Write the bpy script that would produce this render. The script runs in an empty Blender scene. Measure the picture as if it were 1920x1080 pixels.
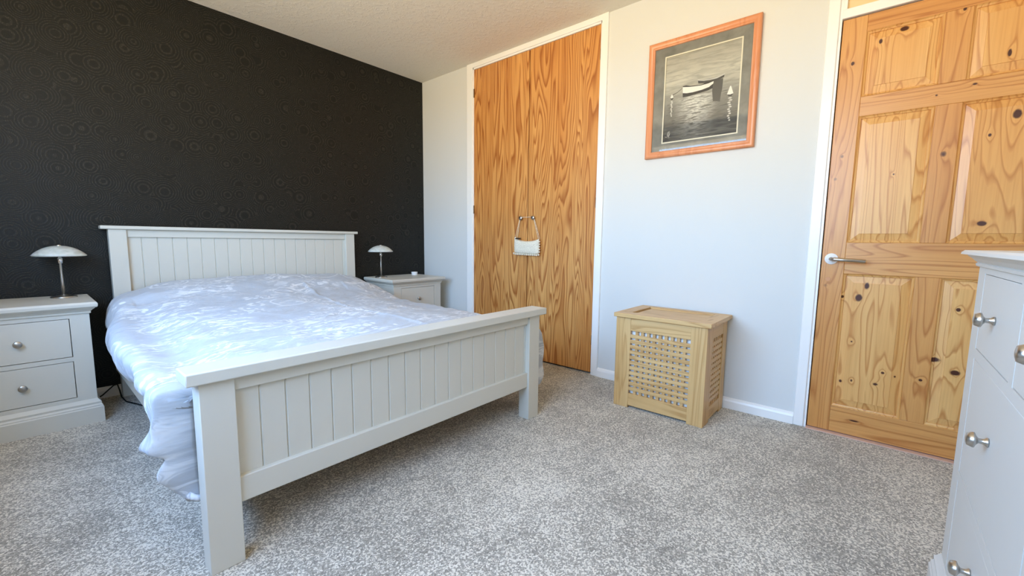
import bpy, bmesh, math, random
from mathutils import Vector, Matrix, noise
random.seed(4)
PI = math.pi
sc = bpy.context.scene
col = sc.collection

# ------------------------------------------------------------------ camera
cam_d = bpy.data.cameras.new('camera')
cam_d.sensor_width = 36.0
cam_d.lens = 795.29 / 1920 * 36.0
cam_d.clip_start = 0.02
cam = bpy.data.objects.new('camera', cam_d)
col.objects.link(cam)
sc.camera = cam
yaw, pitch, roll = 0.7115953, -0.1107304, 0.0109926
d = Vector((math.cos(yaw) * math.cos(pitch), math.sin(yaw) * math.cos(pitch), math.sin(pitch)))
r = Vector((math.sin(yaw), -math.cos(yaw), 0))
u = r.cross(d)
r2 = r * math.cos(roll) + u * math.sin(roll)
u2 = -r * math.sin(roll) + u * math.cos(roll)
M = Matrix((r2, u2, -d)).transposed().to_4x4()
M.translation = Vector((-2.60393, -3.39077, 0.94248))
cam.matrix_world = M

# ------------------------------------------------------------------ sky, window light, exposure
ROOM_X0, ROOM_Y0, H = -3.06, -4.06, 2.412
WY0, WY1, WZ0, WZ1 = -3.3, -1.0, 0.95, 2.2            # the window in the left wall
W = bpy.data.worlds.new('sky')
sc.world = W
W.use_nodes = True
nt = W.node_tree
nt.nodes.clear()
wo = nt.nodes.new('ShaderNodeOutputWorld')
bg = nt.nodes.new('ShaderNodeBackground')
tc = nt.nodes.new('ShaderNodeTexCoord')
sx = nt.nodes.new('ShaderNodeSeparateXYZ')
rp = nt.nodes.new('ShaderNodeValToRGB')
mr = nt.nodes.new('ShaderNodeMapRange')
mr.inputs[1].default_value = -1
mr.inputs[2].default_value = 1
nt.links.new(tc.outputs['Generated'], sx.inputs[0])
nt.links.new(sx.outputs[2], mr.inputs[0])
nt.links.new(mr.outputs[0], rp.inputs[0])
e = rp.color_ramp.elements
e[0].position = 0.0
e[0].color = (0.80, 0.62, 0.36, 1)                       # sunlit ground outside
e[1].position = 1.0
e[1].color = (0.36, 0.66, 1.30, 1)
for p_, c_ in ((0.485, (0.98, 0.78, 0.48, 1)), (0.51, (0.72, 0.88, 1.02, 1)), (0.62, (0.47, 0.79, 1.26, 1))):
    x_ = e.new(p_)
    x_.color = c_
bg.inputs[1].default_value = 12.0
nt.links.new(rp.outputs[0], bg.inputs[0])
nt.links.new(bg.outputs[0], wo.inputs[0])


def area(name, loc, rot, sx_, sy_, power, color, portal=False):
    l = bpy.data.lights.new(name, 'AREA')
    l.shape = 'RECTANGLE'
    l.size = sx_
    l.size_y = sy_
    l.energy = power
    l.color = color
    l.cycles.is_portal = portal
    o = bpy.data.objects.new(name, l)
    o.location = loc
    o.rotation_euler = rot
    col.objects.link(o)
    return o


area('window_portal', (ROOM_X0 - 0.1, (WY0 + WY1) / 2, (WZ0 + WZ1) / 2), (0, -PI / 2, 0), WZ1 - WZ0, WY1 - WY0, 1, (1, 1, 1), True)
sc.view_settings.view_transform = 'Standard'
sc.view_settings.look = 'None'
sc.view_settings.gamma = 1
sc.view_settings.exposure = 0.0
sc.view_settings.use_curve_mapping = False
sc.cycles.use_denoising = True
sc.cycles.max_bounces = 10
sc.cycles.diffuse_bounces = 8


# ------------------------------------------------------------------ node helpers
class NT:
    def __init__(s, name):
        s.m = bpy.data.materials.new(name)
        s.m.use_nodes = True
        s.t = s.m.node_tree
        s.b = s.t.nodes['Principled BSDF']

    def n(s, typ, ins=None, **kw):
        x = s.t.nodes.new('ShaderNode' + typ)
        for k, v in kw.items():
            setattr(x, k, v)
        for k, v in (ins or {}).items():
            s.put(x.inputs[k], v)
        return x

    def put(s, sock, v):
        if hasattr(v, 'is_output') or isinstance(v, bpy.types.NodeSocket):
            s.t.links.new(v, sock)
        else:
            if isinstance(v, (tuple, list)) and len(v) == 3 and sock.type == 'RGBA':
                v = (*v, 1)
            sock.default_value = v

    def math(s, op, a, b=0.0, c=None, clamp=False):
        x = s.n('Math', {0: a, 1: b}, operation=op, use_clamp=clamp)
        if c is not None:
            s.put(x.inputs[2], c)
        return x.outputs[0]

    def vmath(s, op, a, b=(0, 0, 0)):
        x = s.n('VectorMath', {0: a, 1: b}, operation=op)
        return x.outputs['Value'] if op in ('LENGTH', 'DOT_PRODUCT', 'DISTANCE') else x.outputs[0]

    def coord(s, kind='Object'):
        return s.n('TexCoord').outputs[kind]

    def mapping(s, v, scale=(1, 1, 1), loc=(0, 0, 0), rot=(0, 0, 0)):
        return s.n('Mapping', {0: v, 1: loc, 2: rot, 3: scale}).outputs[0]

    def noise(s, v, scale=5, detail=3, rough=.5, dist=0):
        return s.n('TexNoise', {'Vector': v, 'Scale': scale, 'Detail': detail, 'Roughness': rough, 'Distortion': dist}).outputs[0]

    def ramp(s, f, stops, interp='LINEAR'):
        x = s.n('ValToRGB', {0: f})
        x.color_ramp.interpolation = interp
        el = x.color_ramp.elements
        for i, (p, c) in enumerate(stops):
            if isinstance(c, (int, float)):
                c = (c, c, c)
            if i < 2:
                el[i].position = p
                el[i].color = (*c, 1)
            else:
                q = el.new(p)
                q.color = (*c, 1)
        return x.outputs[0]

    def mix(s, f, a, b, mode='MIX'):
        x = s.n('Mix', data_type='RGBA', blend_type=mode)
        s.put(x.inputs[0], f)
        s.put(x.inputs[6], a)
        s.put(x.inputs[7], b)
        return x.outputs[2]

    def bump(s, h, strength=.3, dist=.002):
        x = s.n('Bump', {'Height': h, 'Strength': strength, 'Distance': dist})
        s.t.links.new(x.outputs[0], s.b.inputs['Normal'])

    def set(s, **kw):
        for k, v in kw.items():
            s.put(s.b.inputs[k.replace('_', ' ')], v)
        return s.m


def lin(r_, g_, b_):
    f = lambda c: (c / 255 / 12.92) if c / 255 <= .04045 else ((c / 255 + .055) / 1.055) ** 2.4
    return (f(r_), f(g_), f(b_))


# ------------------------------------------------------------------ materials
def plain(name, c, rough=.5, metal=0.0, **kw):
    t = NT(name)
    return t.set(Base_Color=c, Roughness=rough, Metallic=metal, **kw)


def mat_wallpaper():
    t = NT('dark_wallpaper')
    v = t.mapping(t.coord(), scale=(1, 0, 1))
    # overlapping fans of dotted rings around scattered centres
    vo = t.n('TexVoronoi', {'Vector': v, 'Scale': 7.5, 'Randomness': .8}, feature='F1')
    dist = vo.outputs['Distance']
    rings = t.math('COSINE', t.math('MULTIPLY', dist, 88.0))
    dv = t.n('TexVoronoi', {'Vector': v, 'Scale': 150, 'Randomness': .6}, feature='F1')
    dots = t.ramp(dv.outputs['Distance'], [(0.2, 1.0), (0.5, 0.0)])
    rg = t.ramp(rings, [(0.1, 0.12), (0.7, 1.0)])
    f = t.math('MULTIPLY', t.math('MULTIPLY_ADD', dots, .7, .3), rg)
    c = t.mix(f, lin(17, 17, 14), lin(56, 54, 45))
    t.bump(f, .55, .0012)
    return t.set(Base_Color=c, Roughness=.45, Specular_IOR_Level=.28)


def mat_wall(name, c, scale=120, st=.12):
    t = NT(name)
    v = t.coord()
    n1 = t.noise(v, scale, 4, .6)
    t.bump(n1, st, .002)
    return t.set(Base_Color=c, Roughness=.75)


def mat_ceiling():
    t = NT('textured_ceiling')
    v = t.coord()
    n1 = t.noise(v, 45, 3, .6)
    n2 = t.noise(v, 130, 3, .6)
    h = t.math('ADD', t.ramp(n1, [(.48, 0.0), (.68, 1.0)]), t.math('MULTIPLY', n2, .4))
    t.bump(h, .5, .004)
    return t.set(Base_Color=lin(231, 225, 210), Roughness=.85)


def mat_carpet():
    t = NT('grey_carpet')
    v = t.coord()
    big = t.noise(v, 2.3, 4, .6)
    med = t.noise(t.mapping(v, (1, 1.7, 1), rot=(0, 0, .6)), 8, 3, .6)
    mot = t.noise(v, 120, 3, .7)
    fine = t.noise(v, 260, 2, .7)
    vo = t.n('TexVoronoi', {'Vector': v, 'Scale': 210, 'Randomness': 1.0}, feature='F1')
    spk = t.n('SeparateColor', {0: vo.outputs['Color']}).outputs[0]
    a = t.math('MULTIPLY_ADD', spk, .36, t.math('MULTIPLY', fine, .5))
    a = t.math('MULTIPLY_ADD', mot, .34, a)
    a = t.math('MULTIPLY_ADD', big, .34, a)
    a = t.math('MULTIPLY_ADD', med, .22, a)
    c = t.ramp(a, [(.50, lin(96, 89, 77)), (1.26, lin(240, 232, 215)), (.88, lin(178, 170, 154))])
    h = t.math('ADD', t.math('MULTIPLY', spk, .8), t.math('MULTIPLY', mot, .8))
    h = t.math('ADD', h, fine)
    t.bump(h, .7, .006)
    return t.set(Base_Color=c, Roughness=1.0, Specular_IOR_Level=.1, Sheen_Weight=.25)


def wood(name, light, mid, dark, scale=(9, 9, .9), K=9.0, grain_axis='z', seed=0.0, knots=(), line=.5, rough=.4, dist=.6, coat=.0, fibre=.35, lmax=.85):
    """wood cut from a tree of noise contour rings; knots = (y, z, ry, rz, depth) in door coordinates"""
    t = NT(name)
    v = t.coord()
    if grain_axis == 'y':
        scale = (scale[0], scale[2], scale[1])
    if grain_axis == 'x':
        scale = (scale[2], scale[0], scale[1])
    mv = t.mapping(v, scale, loc=(seed * 3.1, seed * 1.7, seed * 2.3))
    f = t.math('MULTIPLY', t.noise(mv, 1.0, 2.2, .45, dist), K)
    mask = None
    if knots:
        s3 = t.n('SeparateXYZ', {0: v})
        Y, Z = s3.outputs[1], s3.outputs[2]
        wob = t.math('MULTIPLY_ADD', t.noise(v, 60, 2, .5), .5, -.25)
        for (ky, kz, ry, rz, dep) in knots:
            a = t.math('DIVIDE', t.math('SUBTRACT', Y, ky), ry)
            b = t.math('DIVIDE', t.math('SUBTRACT', Z, kz), rz)
            r2_ = t.math('ADD', t.math('MULTIPLY', a, a), t.math('MULTIPLY', b, b))
            # bend the grain around the knot
            bmp = t.math('DIVIDE', .5 * dep + .15, t.math('MULTIPLY_ADD', r2_, .16, .5))
            f = t.math('ADD', f, bmp)
            k = t.math('MULTIPLY', t.math('SUBTRACT', .85, t.math('ADD', r2_, wob), clamp=True), 2.2 * dep, clamp=True)
            mask = k if mask is None else t.math('MAXIMUM', mask, k)
    fr = t.math('FRACT', f)
    lines = t.ramp(fr, [(0.0, .05), (1.0, .08), (line, .16), (.86, lmax)])
    fs = [90 * k for k in (1, 1, 1)]
    if grain_axis == 'z':
        fs = (160, 160, 3.5)
    elif grain_axis == 'y':
        fs = (160, 3.5, 160)
    else:
        fs = (3.5, 160, 160)
    fib = t.noise(t.mapping(v, fs), 1, 3, .6)
    tone = t.noise(t.mapping(v, [q * .6 for q in scale], loc=(4 + seed, 2, 7)), 1.0, 2, .5)
    c = t.mix(t.ramp(tone, [(.35, 0.0), (.65, 1.0)]), light, mid)
    c = t.mix(lines, c, dark)
    c = t.mix(t.math('MULTIPLY', t.ramp(fib, [(.42, 0.0), (.75, 1.0)]), fibre), c, dark)
    if mask is not None:
        c = t.mix(mask, c, lin(74, 34, 18))
    t.bump(t.math('ADD', fib, lines), .06, .001)
    return t.set(Base_Color=c, Roughness=rough, Coat_Weight=coat, Coat_Roughness=.25)


def mat_duvet():
    t = NT('duvet_cotton')
    uv = t.n('UVMap', uv_map='cloth').outputs[0]
    wv = t.n('TexNoise', {'Vector': uv, 'Scale': 5.0, 'Detail': 3.0}).outputs['Color']
    w = t.vmath('ADD', uv, t.vmath('MULTIPLY', t.vmath('SUBTRACT', wv, (.5, .5, .5)), (.13, .13, 0)))
    # leafy sprigs: thresholded stretched noise, gathered into clusters
    leaf = t.noise(t.mapping(w, (17, 44, 1), rot=(0, 0, .25)), 1, 3.0, .62, 1.0)
    clus = t.noise(uv, 3.2, 2, .5)
    lm = t.math('MULTIPLY', t.ramp(leaf, [(.50, 0.0), (.58, 1.0)]), t.ramp(clus, [(.44, 0.0), (.56, 1.0)]))
    vo = t.n('TexVoronoi', {'Vector': w, 'Scale': 30, 'Randomness': .9}, feature='F1').outputs['Distance']
    fl = t.math('MULTIPLY', t.ramp(vo, [(.28, 1.0), (.42, 0.0)]), t.ramp(t.noise(uv, 4.3, 1, .5), [(.56, 0.0), (.62, 1.0)]))
    m = t.math('MAXIMUM', lm, fl)
    # curling vines: drawn arcs (u, v, radius, half-plane)
    s3 = t.n('SeparateXYZ', {0: uv})
    for (cu, cv, rr, lo) in ((.50, .36, .085, -9), (.72, .26, .13, 0), (.93, .30, .15, -9), (1.15, .42, .075, -9), (1.36, .28, .14, 0), (1.62, .33, .10, -9),
                             (.40, 1.05, .10, -9), (.95, .95, .09, -9), (.62, 1.35, .12, 0), (1.25, 1.30, .10, -9), (.12, .75, .08, -9), (.10, 1.2, .09, -9), (.16, 1.6, .07, -9)):
        dd = t.vmath('DISTANCE', uv, (cu, cv, 0))
        ring = t.math('SUBTRACT', 1.0, t.math('DIVIDE', t.math('ABSOLUTE', t.math('SUBTRACT', dd, rr)), .0085), clamp=True)
        if lo > -5:
            ring = t.math('MULTIPLY', ring, t.math('GREATER_THAN', s3.outputs[1], cv))
        m = t.math('MAXIMUM', m, ring)
    c = t.mix(t.math('MULTIPLY', m, .9), lin(181, 187, 194), lin(228, 231, 234))
    wr = t.noise(t.mapping(w, (7, 22, 1), rot=(0, 0, .35)), 1, 4, .55, .8)
    wr2 = t.noise(uv, 9, 4, .6, .5)
    t.bump(t.math('ADD', t.math('MULTIPLY', wr, .8), t.math('MULTIPLY_ADD', wr2, .8, t.math('MULTIPLY', m, .05))), .5, .015)
    return t.set(Base_Color=c, Roughness=.7, Sheen_Weight=.15)


MAT = {}
MAT['wallpaper'] = mat_wallpaper()
MAT['wall'] = mat_wall('white_wall_paint', lin(219, 220, 217))
MAT['ceiling'] = mat_ceiling()
MAT['carpet'] = mat_carpet()
MAT['trim'] = plain('white_gloss_trim', lin(244, 243, 240), .35)
MAT['cream'] = mat_wall('cream_panel_paint', lin(236, 208, 162))
MAT['furn'] = plain('pale_grey_furniture_paint', lin(209, 207, 196), .42)
MAT['furn2'] = plain('light_grey_chest_paint', lin(215, 212, 205), .45)
MAT['gap'] = plain('dark_gap', lin(52, 48, 44), .9)
MAT['nickel'] = plain('brushed_nickel', lin(190, 186, 180), .28, 1.0)
MAT['chrome'] = plain('polished_chrome', lin(225, 225, 225), .12, 1.0)
MAT['white_plastic'] = plain('white_rose', lin(245, 245, 245), .3)
MAT['fir'] = wood('fir_ply_veneer', lin(228, 171, 100), lin(214, 150, 80), lin(162, 94, 38), scale=(8, 6.5, .55), K=22, lmax=1.0, seed=1.3, line=.40, dist=.30, rough=.38, coat=.15)
MAT['fir_b'] = wood('fir_ply_veneer_second', lin(228, 171, 100), lin(214, 150, 80), lin(162, 94, 38), scale=(8, 6.5, .55), K=22, lmax=1.0, seed=4.9, line=.40, dist=.30, rough=.38, coat=.15)
KN = [(-3.395, 1.887, .018, .013, 1), (-3.318, 1.853, .008, .013, 1), (-3.575, 1.905, .007, .008, 1), (-3.225, 1.78, .008, .011, .9),
      (-3.715, 1.70, .007, .018, 1), (-3.63, 1.60, .009, .006, .7), (-3.52, 1.578, .006, .005, .6), (-3.757, 1.46, .015, .022, 1),
      (-3.69, 1.39, .006, .008, .9), (-3.562, 1.33, .012, .015, .55), (-3.218, 1.36, .009, .010, .4), (-3.41, 1.26, .004, .005, .7),
      (-3.70, 1.035, .017, .013, 1), (-3.20, 1.255, .008, .010, .3),
      (-3.358, .748, .011, .020, .9), (-3.332, .690, .016, .022, 1), (-3.270, .690, .008, .009, .9), (-3.665, .670, .010, .010, 1),
      (-3.322, .475, .005, .005, .8), (-3.61, .44, .026, .013, 1), (-3.68, .395, .020, .014, 1), (-3.447, .345, .008, .007, .9),
      (-3.575, .340, .008, .007, 1), (-3.294, .270, .007, .009, .9), (-3.336, .283, .006, .009, .6), (-3.425, .285, .012, .008, .7),
      (-3.361, .085, .026, .006, .7), (-3.49, .335, .005, .006, .6), (-3.20, .74, .010, .010, .2)]
PL, PM, PD = lin(235, 187, 118), lin(226, 168, 96), lin(182, 114, 50)


def near(y0, y1, z0, z1, m=.0):
    return [k for k in KN if y0 - m <= k[0] <= y1 + m and z0 - m <= k[1] <= z1 + m]


MAT['oak'] = wood('oak_upright', lin(222, 186, 130), lin(210, 170, 112), lin(186, 142, 86), scale=(14, 14, 1.2), K=6, seed=2.0, line=.6, fibre=.3)
MAT['oak_y'] = wood('oak_crosswise', lin(222, 186, 130), lin(210, 170, 112), lin(184, 140, 84), scale=(14, 14, 1.2), K=6, grain_axis='y', seed=3.0, line=.6, fibre=.3)
MAT['oak_x'] = wood('oak_depthwise', lin(222, 186, 130), lin(210, 170, 112), lin(184, 140, 84), scale=(14, 14, 1.2), K=6, grain_axis='x', seed=5.0, line=.6, fibre=.3)
MAT['frame_wood'] = wood('picture_frame_wood', lin(224, 154, 110), lin(218, 146, 102), lin(204, 130, 86), scale=(20, 20, 2), K=3, rough=.3, fibre=.2)
MAT['duvet'] = mat_duvet()
MAT['mattress'] = plain('mattress_ticking', lin(225, 225, 225), .8)
MAT['liner'] = plain('white_cotton_liner', lin(245, 244, 240), .9)
MAT['bag'] = None


# ------------------------------------------------------------------ mesh helpers
def box(bm, x0, x1, y0, y1, z0, z1, mi=0, bev=0.0, seg=2):
    x0, x1 = sorted((x0, x1)); y0, y1 = sorted((y0, y1)); z0, z1 = sorted((z0, z1))
    vs = [bm.verts.new((x, y, z)) for x in (x0, x1) for y in (y0, y1) for z in (z0, z1)]
    fs = []
    for q in ((0, 1, 3, 2), (4, 6, 7, 5), (0, 4, 5, 1), (2, 3, 7, 6), (0, 2, 6, 4), (1, 5, 7, 3)):
        f = bm.faces.new([vs[i] for i in q])
        f.material_index = mi
        fs.append(f)
    if bev > 0:
        es = list({e_ for f in fs for e_ in f.edges})
        rr = bmesh.ops.bevel(bm, geom=es, offset=bev, segments=seg, affect='EDGES', profile=.5)
        for f in rr['faces']:
            f.material_index = mi
            f.smooth = True
    return fs


def obj(name, bm, mats, parent=None, smooth=False):
    bmesh.ops.recalc_face_normals(bm, faces=bm.faces)
    me = bpy.data.meshes.new(name)
    bm.to_mesh(me)
    bm.free()
    for m in (mats if isinstance(mats, (list, tuple)) else [mats]):
        me.materials.append(m)
    if smooth:
        for p in me.polygons:
            p.use_smooth = True
    o = bpy.data.objects.new(name, me)
    col.objects.link(o)
    if parent:
        o.parent = parent
        o.matrix_parent_inverse = parent.matrix_world.inverted() if False else Matrix.Identity(4)
    return o


def tag(o, label=None, cat=None, group=None, kind=None):
    if label: o['label'] = label
    if cat: o['category'] = cat
    if group: o['group'] = group
    if kind: o['kind'] = kind
    return o


def empty(name, loc, label, cat, group=None):
    o = bpy.data.objects.new(name, None)
    o.location = loc
    o.empty_display_size = .1
    col.objects.link(o)
    return tag(o, label, cat, group)


def lathe(bm, prof, n=32, axis='z', org=(0, 0, 0), mi=0):
    """prof: list of (radius, height) along the axis"""
    rings = []
    ox, oy, oz = org
    for (r_, h_) in prof:
        ring = []
        for k in range(n):
            a = 2 * PI * k / n
            c_, s_ = r_ * math.cos(a), r_ * math.sin(a)
            if axis == 'z': p = (ox + c_, oy + s_, oz + h_)
            elif axis == 'y': p = (ox + c_, oy + h_, oz + s_)
            else: p = (ox + h_, oy + c_, oz + s_)
            ring.append(bm.verts.new(p))
        rings.append(ring)
    for a, b in zip(rings, rings[1:]):
        for k in range(n):
            f = bm.faces.new((a[k], a[(k + 1) % n], b[(k + 1) % n], b[k]))
            f.smooth = True
            f.material_index = mi
    for ring in (rings[0], rings[-1]):
        f = bm.faces.new(ring)
        f.material_index = mi
    return rings


def tube(bm, pts, rad, n=8, mi=0):
    pts = [Vector(p) for p in pts]
    rings = []
    for i, p in enumerate(pts):
        t_ = (pts[min(i + 1, len(pts) - 1)] - pts[max(i - 1, 0)]).normalized()
        up = Vector((0, 0, 1)) if abs(t_.z) < .9 else Vector((1, 0, 0))
        a = t_.cross(up).normalized()
        b = t_.cross(a).normalized()
        rr = rad[i] if isinstance(rad, (list, tuple)) else rad
        rings.append([bm.verts.new(p + a * rr * math.cos(2 * PI * k / n) + b * rr * math.sin(2 * PI * k / n)) for k in range(n)])
    for a, b in zip(rings, rings[1:]):
        for k in range(n):
            f = bm.faces.new((a[k], a[(k + 1) % n], b[(k + 1) % n], b[k]))
            f.smooth = True
            f.material_index = mi
    for ring in (rings[0], rings[-1]):
        bm.faces.new(ring).material_index = mi


def prism(bm, prof, a0, a1, axis='x', mi=0, smooth=False):
    """extrude closed profile [(p,q)] along axis: x -> (y,z); y -> (x,z)"""
    A = []
    for av in (a0, a1):
        A.append([bm.verts.new((av, p, q) if axis == 'x' else ((p, av, q) if axis == 'y' else (p, q, av))) for p, q in prof])
    n = len(prof)
    for k in range(n):
        f = bm.faces.new((A[0][k], A[0][(k + 1) % n], A[1][(k + 1) % n], A[1][k]))
        f.material_index = mi
        f.smooth = smooth
    bm.faces.new(A[0]).material_index = mi
    bm.faces.new(A[1]).material_index = mi


def skirt_rings(bm, x0, x1, y0, y1, prof, mi=0):
    """a moulding wrapped round a rectangular body: prof = (outset, z) rising; all four sides, capped"""
    rings = []
    for (o_, z) in prof:
        rings.append([bm.verts.new(p) for p in ((x0 - o_, y0 - o_, z), (x1 + o_, y0 - o_, z), (x1 + o_, y1, z), (x0 - o_, y1, z))])
    for a, b in zip(rings, rings[1:]):
        for k in range(4):
            f = bm.faces.new((a[k], a[(k + 1) % 4], b[(k + 1) % 4], b[k]))
            f.material_index = mi
    bm.faces.new(rings[0]).material_index = mi
    bm.faces.new(rings[-1]).material_index = mi


# ------------------------------------------------------------------ room shell
def struct(name, bm, m, label=None, parent=None):
    o = obj(name, bm, m, parent)
    if not parent:
        tag(o, label, None, None, 'structure')
        o['category'] = name.split('_')[0]
    return o


bm = bmesh.new(); box(bm, ROOM_X0 - .2, .25, ROOM_Y0 - .2, .2, -.08, 0)
struct('floor', bm, MAT['carpet'], 'mottled light grey cut pile carpet covering the whole bedroom floor')
bm = bmesh.new(); box(bm, ROOM_X0 - .2, .25, ROOM_Y0 - .2, .2, H, H + .1)
struct('ceiling', bm, MAT['ceiling'], 'off-white stippled ceiling over the whole room')
bm = bmesh.new(); box(bm, ROOM_X0 - .2, .25, 0, .15, 0, H)
struct('wall_back', bm, MAT['wallpaper'], 'near-black wallpapered wall with dotted ring pattern behind the bed')
# right-hand white wall: leaves the wardrobe recess and the doorway open
WD0, WD1, DY0, DY1 = -.690, -1.905, -3.168, -3.940
bm = bmesh.new()
box(bm, 0, .15, 0, WD0, 0, H); box(bm, 0, .15, WD1, DY0, 0, H); box(bm, 0, .15, DY1, ROOM_Y0 - .2, 0, H)
box(bm, .03, .15, WD0, WD1, 2.372, H); box(bm, .16, .2, 0, ROOM_Y0, 0, H)
struct('wall_right', bm, MAT['wall'], 'plain white wall holding the wardrobe doors, picture and pine door')
bm = bmesh.new()
box(bm, ROOM_X0 - .2, ROOM_X0, ROOM_Y0 - .2, WY0, 0, H); box(bm, ROOM_X0 - .2, ROOM_X0, WY1, .15, 0, H)
box(bm, ROOM_X0 - .2, ROOM_X0, WY0, WY1, 0, WZ0); box(bm, ROOM_X0 - .2, ROOM_X0, WY0, WY1, WZ1, H)
struct('wall_left', bm, MAT['wall'], 'white window wall on the left of the bed, outside the photo')
bm = bmesh.new()
box(bm, ROOM_X0, 0, ROOM_Y0 - .2, ROOM_Y0, 0, H)
struct('wall_front', bm, MAT['wall'], 'white wall behind the camera, outside the photo')
# baseboards
SKP = lambda s: [(0, 0), (s * -.016, 0), (s * -.016, .042), (s * -.012, .052), (s * -.005, .06), (0, .062)]
bm = bmesh.new(); prism(bm, SKP(1), 0, -.625, 'y'); prism(bm, SKP(1), -1.952, -3.116, 'y')
struct('baseboard_right', bm, MAT['trim'], 'low white skirting board along the white wall')
bm = bmesh.new(); prism(bm, [(p, q) for p, q in SKP(1)], ROOM_X0, -.017, 'x')
struct('baseboard_back', bm, MAT['trim'], 'low white skirting board along the dark wall')

# wardrobe architrave and its doors
bm = bmesh.new()
box(bm, -.014, .03, -.625, WD0 - .002, 0, H, 0, .003); box(bm, -.014, .03, WD1, -1.952, 0, H, 0, .003)
box(bm, -.0135, .03, -.63, -1.95, 2.374, H - .0005, 0, .003)
box(bm, -.004, .028, WD0 - .002, WD0 - .009, 0, 2.374); box(bm, -.004, .028, WD1, WD1 + .009, 0, 2.374)
box(bm, -.004, .028, WD0, WD1, 2.362, 2.376)
struct('trim_1', bm, MAT['trim'], 'white architrave round the double wardrobe doors')


def knob_bm(org, axis, s, r0=.0145, L=.026):
    b = bmesh.new()
    prof = [(.0085, 0), (.009, .002), (.0055, .006), (.005, .013), (.009, .0165), (r0, .019), (r0, .0215), (r0 * .8, L - .001), (r0 * .4, L + .0008), (.001, L + .0015)]
    lathe(b, [(r_, s * h_) for r_, h_ in prof], 24, axis, org)
    return b


SPLIT = -1.2965
for nm, ya, yb, m, kn, lab in (('door_2', WD0 - .010, SPLIT + .0035, 'fir', -1.240, 'left leaf of the tall varnished fir veneer wardrobe doors'),
                               ('door_3', SPLIT - .0035, WD1 + .010, 'fir_b', -1.362, 'right leaf of the tall varnished fir veneer wardrobe doors')):
    bm = bmesh.new(); box(bm, .002, .029, ya, yb, .014, 2.360, 0, .0012)
    o = struct(nm, bm, MAT[m], lab)
    obj('knob', knob_bm((.002, kn, 1.120), 'x', -1, .0165), MAT['nickel'], o)
    if nm == 'door_2':
        for hz in (2.172, 1.208, .25):
            b = bmesh.new(); box(b, -.004, .003, ya + .004, ya - .006, hz - .035, hz + .035, 0, .001)
            tag(obj('hinge', b, plain('brass_hinge', lin(120, 84, 48), .4, .7), o), 'small dark brass hinge')
    else:
        for hz in (2.172, 1.208, .25):
            b = bmesh.new(); box(b, -.003, .003, yb - .004, yb + .004, hz - .035, hz + .035, 0, .001)
            tag(obj('hinge', b, bpy.data.materials['brass_hinge'], o), 'small dark brass hinge')

# doorway trim with the panel over the door
bm = bmesh.new()
box(bm, -.016, .03, -3.116, DY0 + .006, 0, H, 0, .004); box(bm, -.016, .03, DY1 - .006, -3.99, 0, H, 0, .004)
box(bm, -.008, .05, DY0 + .006, DY0 - .004, 0, H); box(bm, -.008, .05, DY1 - .006, DY1 + .004, 0, H)
box(bm, -.012, .05, DY0 - .003, DY1 + .003, 1.987, 2.028, 0, .003)
box(bm, -.006, .05, DY0 - .004, DY0 - .018, 2.028, H); box(bm, -.006, .05, DY1 + .004, DY1 + .018, 2.028, H)
struct('trim_2', bm, MAT['trim'], 'white door frame and transom round the pine door')
bm = bmesh.new(); box(bm, .012, .03, DY0 - .01, DY1 + .01, 2.02, H)
struct('trim_3', bm, MAT['cream'], 'cream painted panel above the pine door')
bm = bmesh.new(); box(bm, -.03, .10, DY0 - .004, DY1 + .004, 0, .006, 0, .002)
struct('trim_4', bm, plain('threshold_strip', lin(214, 178, 158), .5), 'thin pinkish threshold strip under the pine door')

# six-panel pine door
YS = [(-3.176, -3.266), (-3.520, -3.602), (-3.856, -3.935)]                 # stiles
ZR = [(.010, .140), (.802, .952), (1.535, 1.623), (1.910, 1.982)]          # rails
XF, XB = .0, .036
pine_mats, pine_i = [], {}


def pine(seed, ax, box4, field=False):
    m = wood('pine_%d' % len(pine_mats), *((PL, PM, PD) if field else (lin(224, 168, 100), lin(212, 150, 82), lin(170, 100, 42))), scale=(7, 7, .5), K=17, grain_axis=ax, seed=seed, knots=near(*box4), line=.66, lmax=.75, dist=.4, rough=.36, coat=.2, fibre=.28)
    m.name = 'knotty_pine'
    pine_mats.append(m)
    return len(pine_mats) - 1


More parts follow.
